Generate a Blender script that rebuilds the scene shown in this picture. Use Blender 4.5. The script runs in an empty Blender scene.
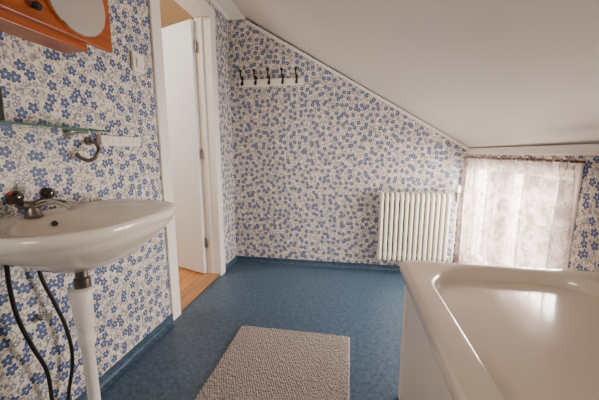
import bpy, bmesh, math, random
from mathutils import Vector, Matrix
random.seed(4)
L=1.09; D=2.617; K=.95; ZT=2.22; ZK=1.09; XF=-.95
YN=-1.25
C=bpy.context.scene.collection
# ---------------------------------------------------------------- helpers
def link(o,parent=None,mat=None):
    C.objects.link(o)
    if parent: o.parent=parent
    if mat: o.data.materials.append(mat)
    return o
def empty(name):
    o=bpy.data.objects.new(name,None); o.empty_display_size=.05; C.objects.link(o); return o
def mesh(name,v,f,mat=None,parent=None,smooth=False,bevel=0,seg=2,sub=0):
    m=bpy.data.meshes.new(name); m.from_pydata([tuple(p) for p in v],[],f); m.update()
    bm=bmesh.new(); bm.from_mesh(m); bmesh.ops.recalc_face_normals(bm,faces=bm.faces); bm.to_mesh(m); bm.free()
    o=bpy.data.objects.new(name,m); link(o,parent,mat)
    if smooth:
        for p in m.polygons:p.use_smooth=True
    if bevel:
        b=o.modifiers.new('bevel','BEVEL'); b.width=bevel; b.segments=seg; b.limit_method='ANGLE'; b.angle_limit=math.radians(35)
    if sub:
        s=o.modifiers.new('sub','SUBSURF'); s.levels=sub; s.render_levels=sub
    return o
def boxes(name,bl,mat=None,parent=None,bevel=0,seg=2):
    v=[];f=[]
    for (x0,x1,y0,y1,z0,z1) in bl:
        n=len(v)
        v+=[(x0,y0,z0),(x1,y0,z0),(x1,y1,z0),(x0,y1,z0),(x0,y0,z1),(x1,y0,z1),(x1,y1,z1),(x0,y1,z1)]
        f+=[tuple(n+i for i in q) for q in [(0,3,2,1),(4,5,6,7),(0,1,5,4),(1,2,6,5),(2,3,7,6),(3,0,4,7)]]
    return mesh(name,v,f,mat,parent,bevel=bevel,seg=seg)
def prism_y(name,poly,y0,y1,mat=None,parent=None,bevel=0):
    n=len(poly); v=[(x,y0,z) for x,z in poly]+[(x,y1,z) for x,z in poly]
    f=[tuple(range(n)),tuple(range(2*n-1,n-1,-1))]+[(i,(i+1)%n,n+(i+1)%n,n+i) for i in range(n)]
    return mesh(name,v,f,mat,parent,bevel=bevel)
def prism_x(name,poly,x0,x1,mat=None,parent=None,bevel=0,smooth=False,seg=2):
    n=len(poly); v=[(x0,y,z) for y,z in poly]+[(x1,y,z) for y,z in poly]
    f=[tuple(range(n)),tuple(range(2*n-1,n-1,-1))]+[(i,(i+1)%n,n+(i+1)%n,n+i) for i in range(n)]
    return mesh(name,v,f,mat,parent,bevel=bevel,smooth=smooth,seg=seg)
def loft(name,rings,mat=None,parent=None,cap0=True,cap1=True,smooth=True,sub=0):
    n=len(rings[0]); v=[p for r in rings for p in r]; f=[]
    for k in range(len(rings)-1):
        for i in range(n):
            j=(i+1)%n; f.append((k*n+i,k*n+j,(k+1)*n+j,(k+1)*n+i))
    if cap0:f.append(tuple(range(n)))
    if cap1:f.append(tuple((len(rings)-1)*n+i for i in range(n)))
    return mesh(name,v,f,mat,parent,smooth=smooth,sub=sub)
def lathe(name,prof,axis,origin,mat=None,parent=None,n=28,smooth=True):
    a=Vector(axis).normalized(); t=a.orthogonal().normalized(); b=a.cross(t); o=Vector(origin)
    rings=[[o+a*h+(t*math.cos(2*math.pi*i/n)+b*math.sin(2*math.pi*i/n))*r for i in range(n)] for r,h in prof]
    ob=loft(name,rings,mat,parent,smooth=smooth)
    e=ob.modifiers.new('es','EDGE_SPLIT'); e.split_angle=math.radians(40)
    return ob
def tube(name,pts,r,mat=None,parent=None,res=6,cyclic=False,radii=None):
    c=bpy.data.curves.new(name,'CURVE'); c.dimensions='3D'; c.bevel_depth=r; c.bevel_resolution=4; c.use_fill_caps=True
    s=c.splines.new('BEZIER'); s.bezier_points.add(len(pts)-1)
    for i,(bp,p) in enumerate(zip(s.bezier_points,pts)):
        bp.co=p; bp.handle_left_type=bp.handle_right_type='AUTO'
        if radii: bp.radius=radii[i]
    s.resolution_u=res; s.use_cyclic_u=cyclic
    o=bpy.data.objects.new(name,c); link(o,parent,mat); return o
# ---------------------------------------------------------------- materials
class N:
    def __init__(s,name):
        s.m=bpy.data.materials.new(name); s.m.use_nodes=True; s.t=s.m.node_tree; s.b=s.t.nodes['Principled BSDF']
    def n(s,typ,**k):
        x=s.t.nodes.new(typ)
        for a,b in k.items(): setattr(x,a,b)
        return x
    def l(s,a,b): s.t.links.new(a,b)
    def set(s,sock,v):
        if isinstance(v,bpy.types.NodeSocket): s.l(v,sock)
        else: sock.default_value=v
    def math(s,op,a,b=0,c=0):
        x=s.n('ShaderNodeMath',operation=op); s.set(x.inputs[0],a); s.set(x.inputs[1],b); s.set(x.inputs[2],c); return x.outputs[0]
    def mix(s,f,a,b):
        x=s.n('ShaderNodeMix',data_type='RGBA'); s.set(x.inputs[0],f)
        for i,v in ((6,a),(7,b)):
            s.set(x.inputs[i],v if isinstance(v,bpy.types.NodeSocket) else (*v,1))
        return x.outputs[2]
    def noise(s,vec,scale,detail=3,rough=.5,dist=0):
        x=s.n('ShaderNodeTexNoise'); x.inputs['Scale'].default_value=scale; x.inputs['Detail'].default_value=detail
        x.inputs['Roughness'].default_value=rough; x.inputs['Distortion'].default_value=dist
        if vec: s.l(vec,x.inputs['Vector'])
        return x.outputs[0]
    def ramp(s,f,lo,hi):
        x=s.n('ShaderNodeMapRange'); x.interpolation_type='SMOOTHSTEP'; s.set(x.inputs[0],f); x.inputs[1].default_value=lo; x.inputs[2].default_value=hi; return x.outputs[0]
    def pos(s): return s.n('ShaderNodeNewGeometry').outputs['Position']
    def bump(s,h,strength=.3,dist=.002):
        x=s.n('ShaderNodeBump'); x.inputs['Strength'].default_value=strength; x.inputs['Distance'].default_value=dist
        s.l(h,x.inputs['Height']); s.l(x.outputs[0],s.b.inputs['Normal'])
def simple(name,col,rough=.5,metal=0,var=.06,vs=6,bump=0,bs=60,coat=0,**k):
    m=N(name); p=m.pos(); f=m.noise(p,vs)
    c=m.mix(f,tuple(x*(1-var) for x in col),tuple(min(1,x*(1+var)) for x in col)); m.l(c,m.b.inputs['Base Color'])
    m.b.inputs['Roughness'].default_value=rough; m.b.inputs['Metallic'].default_value=metal
    m.b.inputs['Coat Weight'].default_value=coat
    for a,b in k.items(): m.b.inputs[a.replace('_',' ')].default_value=b
    if bump: m.bump(m.noise(p,bs),bump)
    return m.m
def wallpaper(name,axis):
    m=N(name); sp=m.n('ShaderNodeSeparateXYZ'); m.l(m.pos(),sp.inputs[0])
    u=sp.outputs[axis]; z=sp.outputs[2]
    def coords(su,ox,oy,sv=None,rot=0):
        sv=sv or su
        if rot:
            cu=m.math('ADD',m.math('MULTIPLY',u,math.cos(rot)),m.math('MULTIPLY',z,math.sin(rot)))
            cz=m.math('SUBTRACT',m.math('MULTIPLY',z,math.cos(rot)),m.math('MULTIPLY',u,math.sin(rot)))
        else: cu,cz=u,z
        a=m.math('MULTIPLY_ADD',cu,su,ox); b=m.math('MULTIPLY_ADD',cz,sv,oy)
        c=m.n('ShaderNodeCombineXYZ'); m.l(a,c.inputs[0]); m.l(b,c.inputs[1]); return c.outputs[0]
    def flower(scale,ox,oy,R,pet=2.5,rnd=.8):
        co=coords(scale,ox,oy); v=m.n('ShaderNodeTexVoronoi',voronoi_dimensions='2D'); v.inputs['Scale'].default_value=1; v.inputs['Randomness'].default_value=rnd
        m.l(co,v.inputs['Vector'])
        d=m.n('ShaderNodeVectorMath',operation='SUBTRACT'); m.l(co,d.inputs[0]); m.l(v.outputs['Position'],d.inputs[1])
        s=m.n('ShaderNodeSeparateXYZ'); m.l(d.outputs[0],s.inputs[0])
        cs=m.n('ShaderNodeSeparateColor'); m.l(v.outputs['Color'],cs.inputs[0])
        th=m.math('ARCTAN2',s.outputs[1],s.outputs[0])
        w=m.math('ABSOLUTE',m.math('COSINE',m.math('MULTIPLY_ADD',th,pet,m.math('MULTIPLY',cs.outputs[0],6.28))))
        rad=m.math('MULTIPLY',m.math('MULTIPLY_ADD',w,.45,.55),R)
        q=m.math('DIVIDE',v.outputs['Distance'],rad)
        return q,v.outputs['Distance'],cs
    P=coords(1,0,0)
    base=m.mix(m.noise(P,3),(.73,.67,.57),(.79,.73,.64))
    # vines
    n1=m.noise(P,19,2,.5,.6); v1=m.ramp(m.math('ABSOLUTE',m.math('SUBTRACT',n1,.5)),.024,.010)
    n2=m.noise(coords(1,7,3),32,1,.5,.4); v2=m.ramp(m.math('ABSOLUTE',m.math('SUBTRACT',n2,.5)),.03,.014)
    col=m.mix(m.math('MULTIPLY',v2,.6),base,(.33,.28,.24))
    col=m.mix(m.math('MULTIPLY',v1,.7),col,(.17,.155,.16))
    for k,(rot,c) in enumerate([(.6,(.20,.18,.19)),(-.7,(.38,.31,.26)),(1.5,(.11,.135,.23))]):
        v=m.n('ShaderNodeTexVoronoi',voronoi_dimensions='2D'); v.inputs['Scale'].default_value=1; v.inputs['Randomness'].default_value=.9
        m.l(coords(19,k*3.3,k*1.7,42,rot),v.inputs['Vector'])
        col=m.mix(m.math('MULTIPLY',m.ramp(v.outputs['Distance'],.21,.16),.75),col,c)
    # small blossoms
    q,d,cs=flower(37,2.3,5.1,.38)
    on=m.math('GREATER_THAN',cs.outputs[1],.5)
    col=m.mix(m.math('MULTIPLY',m.ramp(q,1.05,.9),on),col,m.mix(m.ramp(d,.1,.2),(.75,.68,.6),(.14,.165,.27)))
    # blue flowers
    q,d,cs=flower(19.5,0,0,.39)
    on=m.math('GREATER_THAN',cs.outputs[2],.06)
    blue=m.mix(m.ramp(q,.5,1),(.07,.118,.27),(.019,.033,.11))
    col=m.mix(m.math('MULTIPLY',m.math('MULTIPLY',m.ramp(q,1.4,1.25),on),.65),col,base)
    col=m.mix(m.math('MULTIPLY',m.ramp(q,1.04,.96),on),col,blue)
    col=m.mix(m.math('MULTIPLY',m.ramp(d,.08,.05),on),col,(.70,.60,.45))
    m.l(col,m.b.inputs['Base Color']); m.b.inputs['Roughness'].default_value=.5
    m.bump(m.noise(P,180),.1,.001)
    return m.m
WPx=wallpaper('wallpaper_x',0); WPy=wallpaper('wallpaper_y',1)
def vinyl(name,k=1):
    m=N(name); p=m.pos(); a=m.noise(p,42,5,.75); b=m.noise(p,5,3)
    c=m.mix(m.ramp(a,.36,.64),(.017*k,.041*k,.078*k),(.062*k,.110*k,.170*k)); c=m.mix(m.math('MULTIPLY',b,.25),c,(.03*k,.066*k,.115*k))
    sp=m.noise(p,120,2,.6); c=m.mix(m.math('MULTIPLY',m.ramp(sp,.58,.7),.45),c,(.22*k,.27*k,.32*k))
    m.l(c,m.b.inputs['Base Color']); m.b.inputs['Roughness'].default_value=.38; m.bump(a,.12,.001); return m.m
VIN=vinyl('blue_vinyl'); VINB=vinyl('blue_vinyl_base',.9)
def wood(name,c0,c1,axis,rough=.4,planks=0):
    m=N(name); p=m.pos(); mp=m.n('ShaderNodeMapping'); m.l(p,mp.inputs[0]); s=[16,16,16]; s[axis]=1.3; mp.inputs['Scale'].default_value=s
    f=m.noise(mp.outputs[0],2,4,.6,.8); c=m.mix(m.ramp(f,.3,.7),c0,c1)
    if planks:
        sp=m.n('ShaderNodeSeparateXYZ'); m.l(p,sp.inputs[0]); fr=m.math('FRACT',m.math('MULTIPLY',sp.outputs[1-axis],planks))
        c=m.mix(m.math('MULTIPLY',m.ramp(m.math('ABSOLUTE',m.math('SUBTRACT',fr,.5)),.47,.495),.8),c,(.1,.04,.015))
    m.l(c,m.b.inputs['Base Color']); m.b.inputs['Roughness'].default_value=rough; return m.m
WOODM=wood('orange_wood',(.28,.055,.009),(.42,.095,.016),1,.3)
PINE=wood('pine_floor',(.48,.18,.045),(.62,.28,.09),1,.35,8)
ROD=wood('dark_wood',(.06,.022,.012),(.12,.045,.022),1,.4)
CEIL=simple('ceiling_paint',(.82,.77,.72),.38,var=.03,vs=2,bump=.15,bs=90)
WHITE=simple('white_gloss_paint',(.84,.79,.73),.3,var=.03,bump=.05)
DOORW=simple('door_white',(.79,.80,.81),.35,var=.02)
HALLW=simple('hall_wall',(.80,.66,.47),.8,var=.04)
PORC=simple('porcelain',(.87,.78,.68),.12,var=.02,coat=.4)
ACRY=simple('bath_enamel',(.86,.74,.61),.14,var=.015,coat=.5)
PANEL=simple('bath_panel',(.88,.80,.71),.3,var=.02)
RADM=simple('radiator_enamel',(.82,.78,.68),.35,var=.03)
CHR=simple('chrome',(.62,.60,.57),.15,1,var=.03)
GALV=simple('dark_metal',(.22,.19,.17),.35,1,var=.1)
BLK=simple('black_plastic',(.012,.010,.010),.35,var=.3)
BRWN=simple('smoked_knob',(.025,.008,.007),.15,var=.3,coat=.5)
REDC=simple('red_cap',(.45,.02,.015),.3,var=.05)
BLUC=simple('blue_cap',(.02,.05,.40),.3,var=.05)
IRON=simple('iron_dark',(.02,.017,.016),.45,.6,var=.2)
PLAST=simple('white_plastic',(.84,.78,.71),.35,var=.02)
PIPEM=simple('white_pipe',(.80,.75,.70),.3,var=.03)
def glassmat(name,col,rough=.02):
    m=N(name); m.b.inputs['Base Color'].default_value=(*col,1); m.b.inputs['Transmission Weight'].default_value=1
    m.b.inputs['Roughness'].default_value=rough; m.b.inputs['IOR'].default_value=1.3
    n=m.noise(m.pos(),5); m.l(m.mix(n,col,tuple(min(1,c*1.03) for c in col)),m.b.inputs['Base Color']); return m.m
GL=glassmat('shelf_glass',(.45,.70,.60)); 
GLE=simple('glass_edge',(.035,.12,.09),.1,var=.2,coat=.5)
m=N('window_glass'); tr=m.n('ShaderNodeBsdfTransparent'); gl=m.n('ShaderNodeBsdfGlossy'); gl.inputs['Roughness'].default_value=.02
mx=m.n('ShaderNodeMixShader'); mx.inputs[0].default_value=.06; m.l(tr.outputs[0],mx.inputs[1]); m.l(gl.outputs[0],mx.inputs[2]); m.l(mx.outputs[0],m.t.nodes['Material Output'].inputs[0]); WG=m.m
MIR=simple('mirror_glass',(.85,.85,.84),.02,1,var=.01)
# curtain: thin lace
m=N('lace_fabric'); p=m.pos()
df=m.n('ShaderNodeBsdfDiffuse'); tl=m.n('ShaderNodeBsdfTranslucent'); tp=m.n('ShaderNodeBsdfTransparent')
sun_blot=m.ramp(m.noise(p,13,4,.7,1.2),.38,.62)  # sunlight blotches mixed into the fabric colour, also masking the lace holes
cc=m.mix(sun_blot,(.25,.185,.165),(.52,.44,.415)); m.l(cc,df.inputs[0]); m.l(cc,tl.inputs[0])
a=m.n('ShaderNodeMixShader'); a.inputs[0].default_value=.30; m.l(df.outputs[0],a.inputs[1]); m.l(tl.outputs[0],a.inputs[2])
vo=m.n('ShaderNodeTexVoronoi'); vo.inputs['Scale'].default_value=90; m.l(p,vo.inputs['Vector'])
al=m.math('MULTIPLY',m.ramp(vo.outputs['Distance'],.35,.2),.4)
al=m.math('ADD',.24,m.math('MULTIPLY',al,m.math('SUBTRACT',1,sun_blot)))
b=m.n('ShaderNodeMixShader'); m.l(al,b.inputs[0]); m.l(a.outputs[0],b.inputs[1]); m.l(tp.outputs[0],b.inputs[2]); m.l(b.outputs[0],m.t.nodes['Material Output'].inputs[0]); LACE=m.m
m=N('chenille'); n=m.noise(m.pos(),60,3); m.l(m.mix(n,(.28,.24,.22),(.40,.35,.32)),m.b.inputs['Base Color']); m.b.inputs['Roughness'].default_value=.95; m.b.inputs['Sheen Weight'].default_value=.2; MATM=m.m
# ---------------------------------------------------------------- shell
T=.12; DY0,DY1,DZ=1.62,2.245,2.07
boxes('floor',[(-L-T,K+T,YN-T,D+T,-.08,0)],VIN)
boxes('floor_hall',[(-3.0,-L-T-.001,.4,3.6,-.08,.0)],PINE)
boxes('wall_left',[(-L-T,-L,YN,DY0-.02,0,ZT),(-L-T,-L,DY1+.02,D,0,ZT),(-L-T,-L,DY0-.02,DY1+.02,DZ+.02,ZT)],WPy)
def sz(x): return ZT if x<XF else ZT-.02-(x-XF)*(ZT-.02-ZK)/(K-XF)
prism_y('wall_back',[(-L-T,0),(K+T,0),(K+T,ZK-.02),(K,ZK),(XF,ZT-.01),(XF,ZT),(-L-T,ZT)],D,D+T,WPx)
WY0,WY1,WZ0,WZ1=1.43,2.53,.20,.975
boxes('wall_right',[(K,K+T,YN,WY0,0,ZK-.02),(K,K+T,WY1,D,0,ZK-.02),(K,K+T,WY0,WY1,0,WZ0),(K,K+T,WY0,WY1,WZ1,ZK-.02)],WPy)
NX0,NX1,NZ0,NZ1=-.95,-.25,.95,1.7
boxes('wall_near',[(-L,NX0,YN-T,YN,0,1.9),(NX1,K,YN-T,YN,0,1.07),(NX0,NX1,YN-T,YN,0,NZ0)],WPx)
prism_y('wall_near_gable',[(-L,1.9),(-L,ZT),(XF,ZT),(NX0+.001,sz(NX0+.001)-.002),(NX0+.001,1.9)],YN-T,YN,WPx)
prism_y('wall_near_slope',[(NX1,1.07),(NX1,sz(NX1)-.002),(K,ZK-.002),(K,1.07)],YN-T,YN,WPx)
prism_y('wall_near_top',[(NX0,NZ1),(NX0+.001,sz(NX0+.001)-.002),(NX1,sz(NX1)-.002),(NX1,NZ1)],YN-T,YN,WPx)
prism_y('ceiling',[(-L-T,ZT),(XF,ZT),(XF+.02,ZT-.01),(K+T,sz(K+T)),(K+T,sz(K+T)+.14),(XF,ZT+.12),(-L-T,ZT+.12)],YN-T,D+T,CEIL)
# hall shell
boxes('wall_hall_far',[(-3.0,-L-T-.001,3.6,3.7,0,2.4)],HALLW)
boxes('wall_hall_left',[(-3.1,-3.0,.4,3.6,0,2.4)],HALLW)
boxes('wall_hall_near',[(-3.0,-L-T-.001,.3,.4,0,2.4)],HALLW)
boxes('ceiling_hall',[(-3.0,-L-T-.001,.4,3.6,2.4,2.45)],HALLW)
boxes('wall_hall_right',[(-L-T-.02,-L-T-.001,D+T,3.6,0,2.4)],HALLW)
# baseboards (coved vinyl)
BH=.05
def cove(h=BH,t=.008): return [(0,0),(.03,0),(.012,.006),(t,.02),(t,h),(0,h)]
prism_x('baseboard_back',[(D-a,b) for a,b in cove()],-L+.001,K-.001,VINB)
prism_y('baseboard_left',[(-L+a,b) for a,b in cove()],YN,1.54,VINB)
prism_y('baseboard_left_far',[(-L+a,b) for a,b in cove()],2.335,D-.01,VINB)
prism_y('baseboard_right',[(K-a,b) for a,b in cove()],YN,D-.01,VINB)
# trims
g=(ZT-.02-ZK)/(K-XF); nl=math.hypot(1,g); nx,nz=-g/nl,-1/nl
def tp(x,off): return (x+nx*off,sz(x)-.001+nz*off)
prism_y('trim_slope',[tp(XF+.03,0),tp(K,0),tp(K,.024),tp(XF+.03,.024)],D-.016,D-.0005,WHITE,bevel=.004)
boxes('trim_back_top',[(-L+.001,XF+.02,D-.016,D-.0005,ZT-.028,ZT-.001)],WHITE,bevel=.004)
boxes('trim_left_top',[(-L+.0005,-L+.016,YN,D-.017,ZT-.028,ZT-.001)],WHITE,bevel=.004)
boxes('trim_knee',[(K-.016,K-.0005,YN,D-.017,ZK-.05,ZK-.004)],WHITE,bevel=.004)
# ---------------------------------------------------------------- door
d=empty('door_1')
boxes('casing',[(-L,-L+.016,1.54,1.625,0,DZ+.075),(-L,-L+.016,2.24,2.325,0,DZ+.075),(-L,-L+.016,1.625,2.24,DZ-.005,DZ+.075)],WHITE,d,bevel=.004)
boxes('casing_hall',[(-L-T-.014,-L-T-.001,1.54,1.6,0,DZ+.075),(-L-T-.014,-L-T-.001,2.27,2.325,0,DZ+.075),(-L-T-.014,-L-T-.001,1.6,2.27,DZ+.02,DZ+.075)],WHITE,d,bevel=.003)
boxes('jamb',[(-L-T,-L,DY0-.018,DY0,0,DZ),(-L-T,-L,DY1,DY1+.018,0,DZ),(-L-T,-L,DY0-.018,DY1+.018,DZ,DZ+.018)],WHITE,d,bevel=.002)
boxes('stop',[(-L-.07,-L-.055,DY1-.012,DY1,.02,DZ),(-L-.07,-L-.055,DY0,DY0+.012,.02,DZ)],WHITE,d,bevel=.002)
boxes('threshold',[(-L-T-.012,-L-.002,DY0,DY1,.0005,.016)],wood('threshold_wood',(.30,.13,.05),(.45,.22,.09),1,.4),d,bevel=.004)
ang=math.atan2(.16,-.45)
lf=boxes('leaf',[(0,.62,-.018,.018,.02,2.05)],DOORW,d,bevel=.003)
lf2=boxes('leaf_edge_strip',[(.0,.62,-.021,-.018,.02,.03)],DOORW,d)
hp=Vector((-L-T-.005,DY1-.012,0))
for o in (lf,lf2): o.location=hp; o.rotation_euler=(0,0,ang)
for i,z in enumerate((.25,1.0,1.82)):
    lathe('hinge_%d'%i,[(0,0),(.006,0),(.007,.003),(.007,.08),(.006,.083),(0,.083)],(0,0,1),(-L-T+.012,DY1-.009,z),GALV,d,n=12)
# ---------------------------------------------------------------- windows
w=empty('window_1')
fw=.045
boxes('frame',[(K+.03,K+.09,WY0,WY0+fw,WZ0,WZ1),(K+.03,K+.09,WY1-fw,WY1,WZ0,WZ1),(K+.03,K+.09,WY0+fw,WY1-fw,WZ0,WZ0+fw),(K+.03,K+.09,WY0+fw,WY1-fw,WZ1-fw,WZ1),(K+.035,K+.085,1.98,2.02,WZ0+fw,WZ1-fw)],WHITE,w,bevel=.004)
boxes('pane',[(K+.055,K+.059,WY0+fw,1.98,WZ0+fw,WZ1-fw),(K+.055,K+.059,2.02,WY1-fw,WZ0+fw,WZ1-fw)],WG,w)
boxes('casing',[(K-.012,K-.0005,WY0-.035,WY0,WZ0-.035,WZ1+.035),(K-.012,K-.0005,WY1,WY1+.035,WZ0-.035,WZ1+.035),(K-.012,K-.0005,WY0,WY1,WZ1,WZ1+.035),(K-.012,K-.0005,WY0,WY1,WZ0-.035,WZ0)],WHITE,w,bevel=.003)
w=empty('added_window')  # unseen window added behind the camera, placed for the light it lets in
mxn=(NX0+NX1)/2
boxes('frame',[(NX0,NX0+fw,YN-.09,YN-.03,NZ0,NZ1),(NX1-fw,NX1,YN-.09,YN-.03,NZ0,NZ1),(NX0+fw,NX1-fw,YN-.09,YN-.03,NZ0,NZ0+fw),(NX0+fw,NX1-fw,YN-.09,YN-.03,NZ1-fw,NZ1),(mxn-.02,mxn+.02,YN-.085,YN-.035,NZ0+fw,NZ1-fw)],WHITE,w,bevel=.004)
boxes('pane',[(NX0+fw,mxn-.02,YN-.062,YN-.058,NZ0+fw,NZ1-fw),(mxn+.02,NX1-fw,YN-.062,YN-.058,NZ0+fw,NZ1-fw)],WG,w)
# ---------------------------------------------------------------- curtain
cu=empty('curtain')
tube('rod',[(K-.050,1.36,1.015),(K-.050,2.58,1.015)],.007,ROD,cu)
for i,y in enumerate((1.372,2.56)):
    tube('bracket_%d'%i,[(K-.0155,y,1.015),(K-.050,y,1.015)],.005,ROD,cu)
ny,nzc=340,40; v=[];f=[]
for j in range(nzc+1):
    t=j/nzc; z=1.028-t*.93
    for i in range(ny+1):
        s=i/ny; y=1.37+s*1.185
        amp=.005+.017*min(1,t*3)
        x=K-.052+amp*math.sin(s*66+2.6*math.sin(s*7+.6)+.7*t)+.010*math.sin(s*19+t*2.3+1)*min(1,t*1.5)
        if t<.06: x=K-.050-.003+.009*math.sin(s*150+2*math.sin(s*20))
        v.append((x,y+.02*math.sin(s*27+t*2.2)*t,z+.006*math.sin(s*80)*(1 if j in(0,nzc) else 0)))
for j in range(nzc):
    for i in range(ny): a=j*(ny+1)+i; f.append((a,a+1,a+ny+2,a+ny+1))
mesh('fabric',v,f,LACE,cu,smooth=True)
# ---------------------------------------------------------------- radiator
r=empty('radiator')
def rrect(cy,cz,hy,hz,rad,n=7):
    out=[]
    for k,(sy,szz) in enumerate([(1,1),(-1,1),(-1,-1),(1,-1)]):
        for i in range(n):
            a=math.pi/2*(k+i/(n-1)); out.append((cy+sy*(hy-rad)+rad*math.cos(a),cz+szz*(hz-rad)+rad*math.sin(a)))
    return out
nf=14; x0,x1=.25,.81; pitch=(x1-x0)/nf; ry=D-.095
for i in range(nf):
    xa=x0+i*pitch
    prism_x('section_%d'%i,rrect(ry,.43,.05,.30,.04),xa+.005,xa+pitch-.010,RADM,r,bevel=.010,seg=3)
for nm,z in (('header_top',.67),('header_bottom',.19)):
    lathe(nm,[(0,0),(.018,0),(.018,x1-x0+.01),(0,x1-x0+.01)],(1,0,0),(x0-.005,ry,z),RADM,r,n=16)
tube('valve_pipe',[(x1,ry,.67),(x1+.035,ry,.67),(x1+.045,ry,.66),(x1+.045,ry,.6),(x1+.045,ry,.01)],.008,PIPEM,r)
lathe('valve_knob',[(0,0),(.018,0),(.022,.01),(.020,.05),(.012,.056),(0,.056)],(0,0,1),(x1+.040,ry-.02,.74),PLAST,r)
lathe('valve_body',[(0,0),(.016,0),(.020,.04),(.017,.08),(0,.085)],(0,0,1),(x1+.042,ry-.01,.66),GALV,r)
tube('return_pipe',[(x1,ry,.19),(x1+.02,ry,.19),(x1+.024,ry,.17),(x1+.024,ry,.01)],.008,PIPEM,r)
boxes('wall_bracket',[(.36,.38,D-.05,D-.001,.62,.65),(.70,.72,D-.05,D-.001,.62,.65),(.36,.38,D-.05,D-.001,.2,.23),(.70,.72,D-.05,D-.001,.2,.23)],RADM,r)
# ---------------------------------------------------------------- hook rack
r=empty('coat_hook_rack')
boxes('board',[(-1.0,-.42,D-.018,D-.0005,1.63,1.69)],PLAST,r,bevel=.003)
for i in range(5):
    x=-.965+i*.122; y=D-.018
    boxes('plate_%d'%i,[(x-.009,x+.009,y-.005,y,1.645,1.72)],IRON,r,bevel=.002)
    tube('upper_hook_%d'%i,[(x,y-.004,1.69),(x,y-.03,1.695),(x,y-.045,1.72),(x,y-.047,1.745)],.0065,IRON,r)
    lathe('ball_%d'%i,[(0,-.014),(.009,-.011),(.013,-.004),(.013,.004),(.009,.011),(0,.014)],(0,0,1),(x,y-.047,1.752),IRON,r,n=14)
    tube('lower_hook_%d'%i,[(x,y-.004,1.66),(x,y-.02,1.64),(x,y-.036,1.642),(x,y-.04,1.662)],.006,IRON,r)
# ---------------------------------------------------------------- switch, outlet
s=empty('light_switch')
boxes('plate',[(-L+.0005,-L+.018,1.37,1.45,1.455,1.545)],PLAST,s,bevel=.005,seg=3)
boxes('rocker',[(-L+.018,-L+.027,1.388,1.432,1.475,1.525)],PLAST,s,bevel=.003)
s=empty('electrical_outlet')
boxes('body',[(-L+.0005,-L+.028,1.12,1.365,1.082,1.128)],PLAST,s,bevel=.006,seg=3)
for i in range(3):
    y=1.165+i*.078
    lathe('socket_ring_%d'%i,[(.017,0),(.019,.002),(.015,.002),(.014,-.004),(0,-.004)],(1,0,0),(-L+.0285,y,1.105),PLAST,s,n=24)
    for q in (-.006,.006): lathe('socket_hole',[(0,0),(.0022,0),(.0022,.001),(0,.001)],(1,0,0),(-L+.0250,y+q,1.105),BLK,s,n=8)
# ---------------------------------------------------------------- glass shelf
s=empty('glass_shelf')
boxes('glass',[(-L+.012,-.957,.45,1.053,1.132,1.139)],GL,s)
boxes('polished_edge',[(-.957,-.955,.45,1.055,1.132,1.139),(-L+.012,-.957,1.053,1.055,1.132,1.139)],GLE,s)
for i,y in enumerate((.52,.99)):
    lathe('wall_mount_%d'%i,[(0,0),(.017,0),(.017,.006),(.009,.012),(.009,.02),(0,.02)],(1,0,0),(-L+.0005,y,1.12),CHR,s,n=20)
    tube('arm_%d'%i,[(-L+.015,y,1.12),(-L+.05,y,1.127),(-L+.10,y,1.127)],.005,CHR,s)
t=empty('towel_hook')
lathe('rosette',[(0,0),(.018,0),(.018,.005),(.008,.012),(0,.012)],(1,0,0),(-L+.0005,1.08,1.10),GALV,t,n=20)
tube('hook',[(-L+.01,1.08,1.10),(-L+.05,1.07,1.085),(-L+.07,1.05,1.05),(-L+.055,1.03,1.022),(-L+.03,1.01,1.03),(-L+.02,1.0,1.05)],.0075,GALV,t)
lathe('tumbler',[(0,0),(.028,0),(.032,.10),(.029,.10),(.026,.006),(0,.006)],(0,0,1),(-1.02,.70,1.1395),BLK)
# ---------------------------------------------------------------- mirror cabinet
c=empty('mirror_cabinet')
boxes('front_board',[(-.985,-.965,.35,1.12,1.452,1.95)],WOODM,c,bevel=.003)
boxes('box',[(-L+.0005,-.985,.37,1.02,1.425,1.93)],WOODM,c,bevel=.003)
def disc(name,r0,h0,h1,y,z,mat):
    lathe(name,[(0,h0),(r0,h0),(r0,h1-.002),(r0-.002,h1),(0,h1)],(1,0,0),(0,y,z),mat,c,n=64)
disc('mirror_rim',.124,-.965,-.957,.967,1.583,WOODM)
disc('mirror_disc',.119,-.957,-.953,.967,1.583,MIR)
disc('mirror_rim_small',.10,-.965,-.958,.69,1.60,WOODM)
disc('mirror_disc_small',.088,-.958,-.954,.69,1.60,MIR)
lathe('knob',[(0,0),(.006,0),(.006,.008),(.013,.014),(.013,.022),(.007,.028),(0,.028)],(1,0,0),(-.965,.815,1.49),BLK,c)
# ---------------------------------------------------------------- washbasin
b=empty('washbasin')
CY=.835; NR=72
def outl(k=0.,z=.845):
    out=[]
    for i in range(NR):
        a=2*math.pi*i/NR; ca,sa=math.cos(a),math.sin(a)
        e=.62 if ca>0 else .28
        x=-.90+(math.copysign(abs(ca)**e,ca))*((.255 if ca>0 else .1895)-k)
        e2=.55 if ca>0 else .4
        y=CY+(math.copysign(abs(sa)**e2,sa))*((.315-.045*max(0,ca))-k)
        out.append((x,y,z))
    return out
def bowl(sx,sy,z,cx=-.845):
    return [(cx+sx*math.copysign(abs(math.cos(2*math.pi*i/NR))**.85,math.cos(2*math.pi*i/NR)),CY+sy*math.copysign(abs(math.sin(2*math.pi*i/NR))**.8,math.sin(2*math.pi*i/NR)),z) for i in range(NR)]
def mixr(a,bb,t,z): return [(p[0]*(1-t)+q[0]*t,p[1]*(1-t)+q[1]*t,z) for p,q in zip(a,bb)]
O=outl(); B=bowl(.165,.235,.84)
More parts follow.
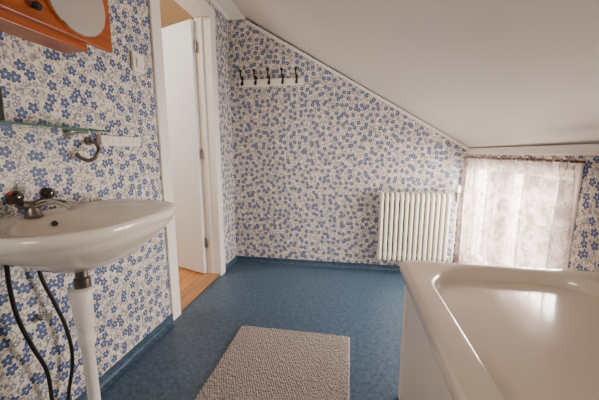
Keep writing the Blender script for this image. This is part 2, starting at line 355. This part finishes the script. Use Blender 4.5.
rings=[bowl(.02,.02,.676,-.87),bowl(.06,.075,.678,-.868),bowl(.11,.15,.697,-.862),bowl(.15,.205,.735,-.862),mixr(O,bowl(.17,.24,.8,-.86),.65,.772),mixr(O,B,.3,.797),outl(.012,.808),outl(.001,.816),outl(0,.838),outl(.004,.846),outl(.014,.848),outl(.028,.843),
 mixr(O,B,.75,.841),bowl(.168,.238,.839),bowl(.160,.23,.832),bowl(.150,.215,.805),bowl(.128,.18,.765),bowl(.09,.12,.735),bowl(.045,.05,.722),bowl(.02,.02,.72)]
loft('basin',rings,PORC,b)
lathe('drain_ring',[(0,0),(.022,0),(.022,.003),(.012,.001),(0,.001)],(0,0,1),(-.845,CY,.7205),CHR,b)
lathe('overflow',[(0,0),(.010,0),(.010,.003),(0,.003)],(1,.0,.45),(-.992,CY-.02,.812),BLK,b)
FY=.775
lathe('faucet_base',[(0,0),(.024,0),(.026,.006),(.021,.014),(.018,.04),(0,.042)],(0,0,1),(-1.02,FY,.842),GALV,b)
tube('faucet_body',[(-1.02,FY-.035,.888),(-1.02,FY,.882),(-1.02,FY+.035,.888)],.015,GALV,b)
tube('spout',[(-1.02,FY,.875),(-.97,FY+.01,.892),(-.915,FY+.02,.887),(-.895,FY+.022,.872)],.0105,CHR,b)
for i,(sg,cap) in enumerate(((-1,REDC),(1,BLUC))):
    ax=Vector((.1,sg*.55,.8)).normalized(); o_=Vector((-1.02,FY+sg*.034,.892))
    lathe('faucet_knob_%d'%i,[(0,0),(.011,0),(.012,.012),(.021,.018),(.023,.030),(.019,.042),(.010,.046),(0,.046)],ax,o_,BRWN,b,n=10)
    lathe('knob_cap_%d'%i,[(0,.046),(.007,.046),(.006,.049),(0,.049)],ax,o_,cap,b,n=16)
PX,PY=-.87,.77
lathe('tail_piece',[(0,0),(.022,0),(.024,.012),(.024,.04),(.018,.045),(.018,.09),(0,.09)],(0,0,1),(PX,PY+.01,.60),GALV,b)
lathe('trap_bottle',[(0,0),(.020,.0),(.024,.015),(.027,.03),(.030,.1),(.031,.12),(.028,.13),(.035,.132),(.035,.15),(.026,.155),(0,.155)],(0,0,1),(PX,PY,.455),PIPEM,b)
lathe('leg',[(0,0),(.028,0),(.027,.012),(.0185,.03),(.0185,.42),(.022,.43),(.022,.455),(0,.46)],(0,0,1),(PX,PY,.001),PIPEM,b)
lathe('leg_collar',[(0,0),(.024,0),(.026,.008),(.026,.022),(.024,.03),(0,.03)],(0,0,1),(PX,PY,.405),PIPEM,b)
h=empty('water_hose')
tube('hose_hot',[(-1.05,.70,.74),(-1.055,.70,.62),(-1.05,.705,.52),(-1.045,.73,.40),(-1.05,.765,.28),(-1.06,.775,.15),(-1.065,.78,.002)],.0065,BLK,h)
tube('hose_cold',[(-1.05,.78,.74),(-1.06,.80,.62),(-1.055,.83,.5),(-1.05,.855,.38),(-1.05,.86,.25),(-1.055,.83,.12),(-1.065,.82,.002)],.0065,BLK,h)
lathe('stop_valve',[(0,0),(.016,0),(.016,.01),(.01,.014),(.01,.025),(.014,.027),(.012,.04),(0,.04)],(1,0,0),(-L+.0005,.80,.47),CHR,h)
# ---------------------------------------------------------------- bathtub
b=empty('bathtub')
BX0,BX1,BY0,BY1,BZ=.208,.942,-.42,1.205,.62
def rr(x0,x1,y0,y1,rad,z,n=12):
    out=[]; cs=[(x1-rad,y1-rad),(x0+rad,y1-rad),(x0+rad,y0+rad),(x1-rad,y0+rad)]
    for k,(cx,cy) in enumerate(cs):
        for i in range(n+1):
            a=math.pi/2*(k+i/n); out.append((cx+rad*math.cos(a),cy+rad*math.sin(a),z))
        nx_=cs[(k+1)%4]; a=math.pi/2*(k+1); p0=Vector((cx+rad*math.cos(a),cy+rad*math.sin(a),z)); p1=Vector((nx_[0]+rad*math.cos(a),nx_[1]+rad*math.sin(a),z))
        for i in range(1,6): out.append(tuple(p0.lerp(p1,i/6)))
    return out
def ring(i,z,rad): return rr(BX0+i,BX1-i,BY0+i,BY1-i,rad,z)
ix0,ix1,iy0,iy1=.290,.880,-.33,1.155
def inn(d,z,rad,back=0): return rr(ix0+d,ix1-d,iy0+d,iy1-d-back,rad,z)
rings=[ring(.03,.575,.012),ring(.001,.575,.02),ring(0,.58,.02),ring(0,.606,.02),ring(.003,.614,.022),ring(.010,.619,.025),ring(.02,.62,.03),
 rr(ix0-.014,ix1+.014,iy0-.014,iy1+.014,.20,.619),inn(-.006,.616,.20),inn(0,.608,.20),inn(.003,.59,.20),inn(.007,.54,.20,.004),inn(.015,.44,.20,.014),inn(.027,.33,.19,.03),inn(.045,.25,.18,.05),inn(.075,.20,.17,.07),inn(.12,.175,.14,.10),inn(.2,.168,.08,.2)]
loft('tub_shell',rings,ACRY,b)
boxes('panel_side',[(.236,.256,BY0+.03,1.175,.06,.575)],PANEL,b,bevel=.006)
boxes('panel_side_inset',[(.229,.236,BY0+.08,1.125,.11,.53)],PANEL,b,bevel=.005)
boxes('panel_end',[(.256,BX1-.01,1.158,1.178,.06,.575)],PANEL,b,bevel=.004)
boxes('plinth',[(.250,.270,BY0+.03,1.16,.0005,.06),(.27,BX1-.01,1.14,1.16,.0005,.06)],PANEL,b)
boxes('corner_post',[(.231,.262,1.155,1.183,.0005,.575)],PANEL,b,bevel=.004)
lathe('drain',[(0,0),(.03,0),(.03,.003),(.02,.001),(0,.001)],(0,0,1),(.585,.1,.1685),CHR,b)
# ---------------------------------------------------------------- bath mat
mx0,mx1,my0,my1=-.63,.022,.55,1.555
bm_=empty('bath_mat')
boxes('backing',[(mx0,mx1,my0,my1,.0005,.008)],MATM,bm_,bevel=.003)
v=[];f=[]; p=.0115; nxm=int((mx1-mx0-.01)/p); nym=int((my1-my0-.01)/p)
for j in range(nym+1):
    for i in range(nxm+1):
        cx=mx0+.008+i*p+(p/2 if j%2 else 0)+random.uniform(-.002,.002); cy=my0+.008+j*p+random.uniform(-.002,.002)
        if cx>mx1-.004: continue
        R=.0068*random.uniform(.85,1.15); H=.010*random.uniform(.7,1.25); n0=len(v)
        for (rr_,hh) in ((1,.0),(.95,.45),(.6,.85)):
            for k in range(7):
                a=k*2*math.pi/7; v.append((cx+R*rr_*math.cos(a),cy+R*rr_*math.sin(a),.007+H*hh))
        v.append((cx,cy,.007+H))
        for l in range(2):
            for k in range(7): q=(k+1)%7; f.append((n0+l*7+k,n0+l*7+q,n0+l*7+7+q,n0+l*7+7+k))
        for k in range(7): f.append((n0+14+k,n0+14+(k+1)%7,n0+21))
m=bpy.data.meshes.new('tufts'); m.from_pydata(v,[],f); m.update()
for q in m.polygons:q.use_smooth=True
link(bpy.data.objects.new('tufts',m),bm_,MATM)
# ---------------------------------------------------------------- lights
def area(name,loc,target,sx,sy,power,col):
    l=bpy.data.lights.new(name,'AREA'); l.shape='RECTANGLE'; l.size=sx; l.size_y=sy; l.energy=power; l.color=col
    o=bpy.data.objects.new(name,l); o.location=loc; o.rotation_euler=(Vector(target)-Vector(loc)).to_track_quat('-Z','Y').to_euler(); C.objects.link(o)
area('fill_light_near',(-.7,YN-.4,1.35),(.1,1.8,1.1),.8,.8,38,(1,.90,.78))  # added fill light, shining in through the unseen near window
area('daylight_window_knee',(K+.45,2.0,.75),(K-.5,1.85,.75),1.2,.9,370,(1,.92,.84))
area('hall_lamp',(-2.2,1.4,2.2),(-1.9,2.2,.5),.6,.6,36,(1,.95,.88))
W=bpy.data.worlds.new('sky'); bpy.context.scene.world=W; W.use_nodes=True
bg=W.node_tree.nodes['Background']; st=W.node_tree.nodes.new('ShaderNodeTexSky'); st.sky_type='NISHITA'; st.sun_disc=False; st.sun_elevation=.7; W.node_tree.links.new(st.outputs[0],bg.inputs[0]); bg.inputs[1].default_value=.12
cd=bpy.data.cameras.new('camera'); cd.sensor_width=36; cd.lens=36*292/599; cd.clip_start=.02
co=bpy.data.objects.new('camera',cd); co.location=(0,0,1.05); co.rotation_euler=(math.pi/2-.1593,0,.1723); C.objects.link(co); bpy.context.scene.camera=co
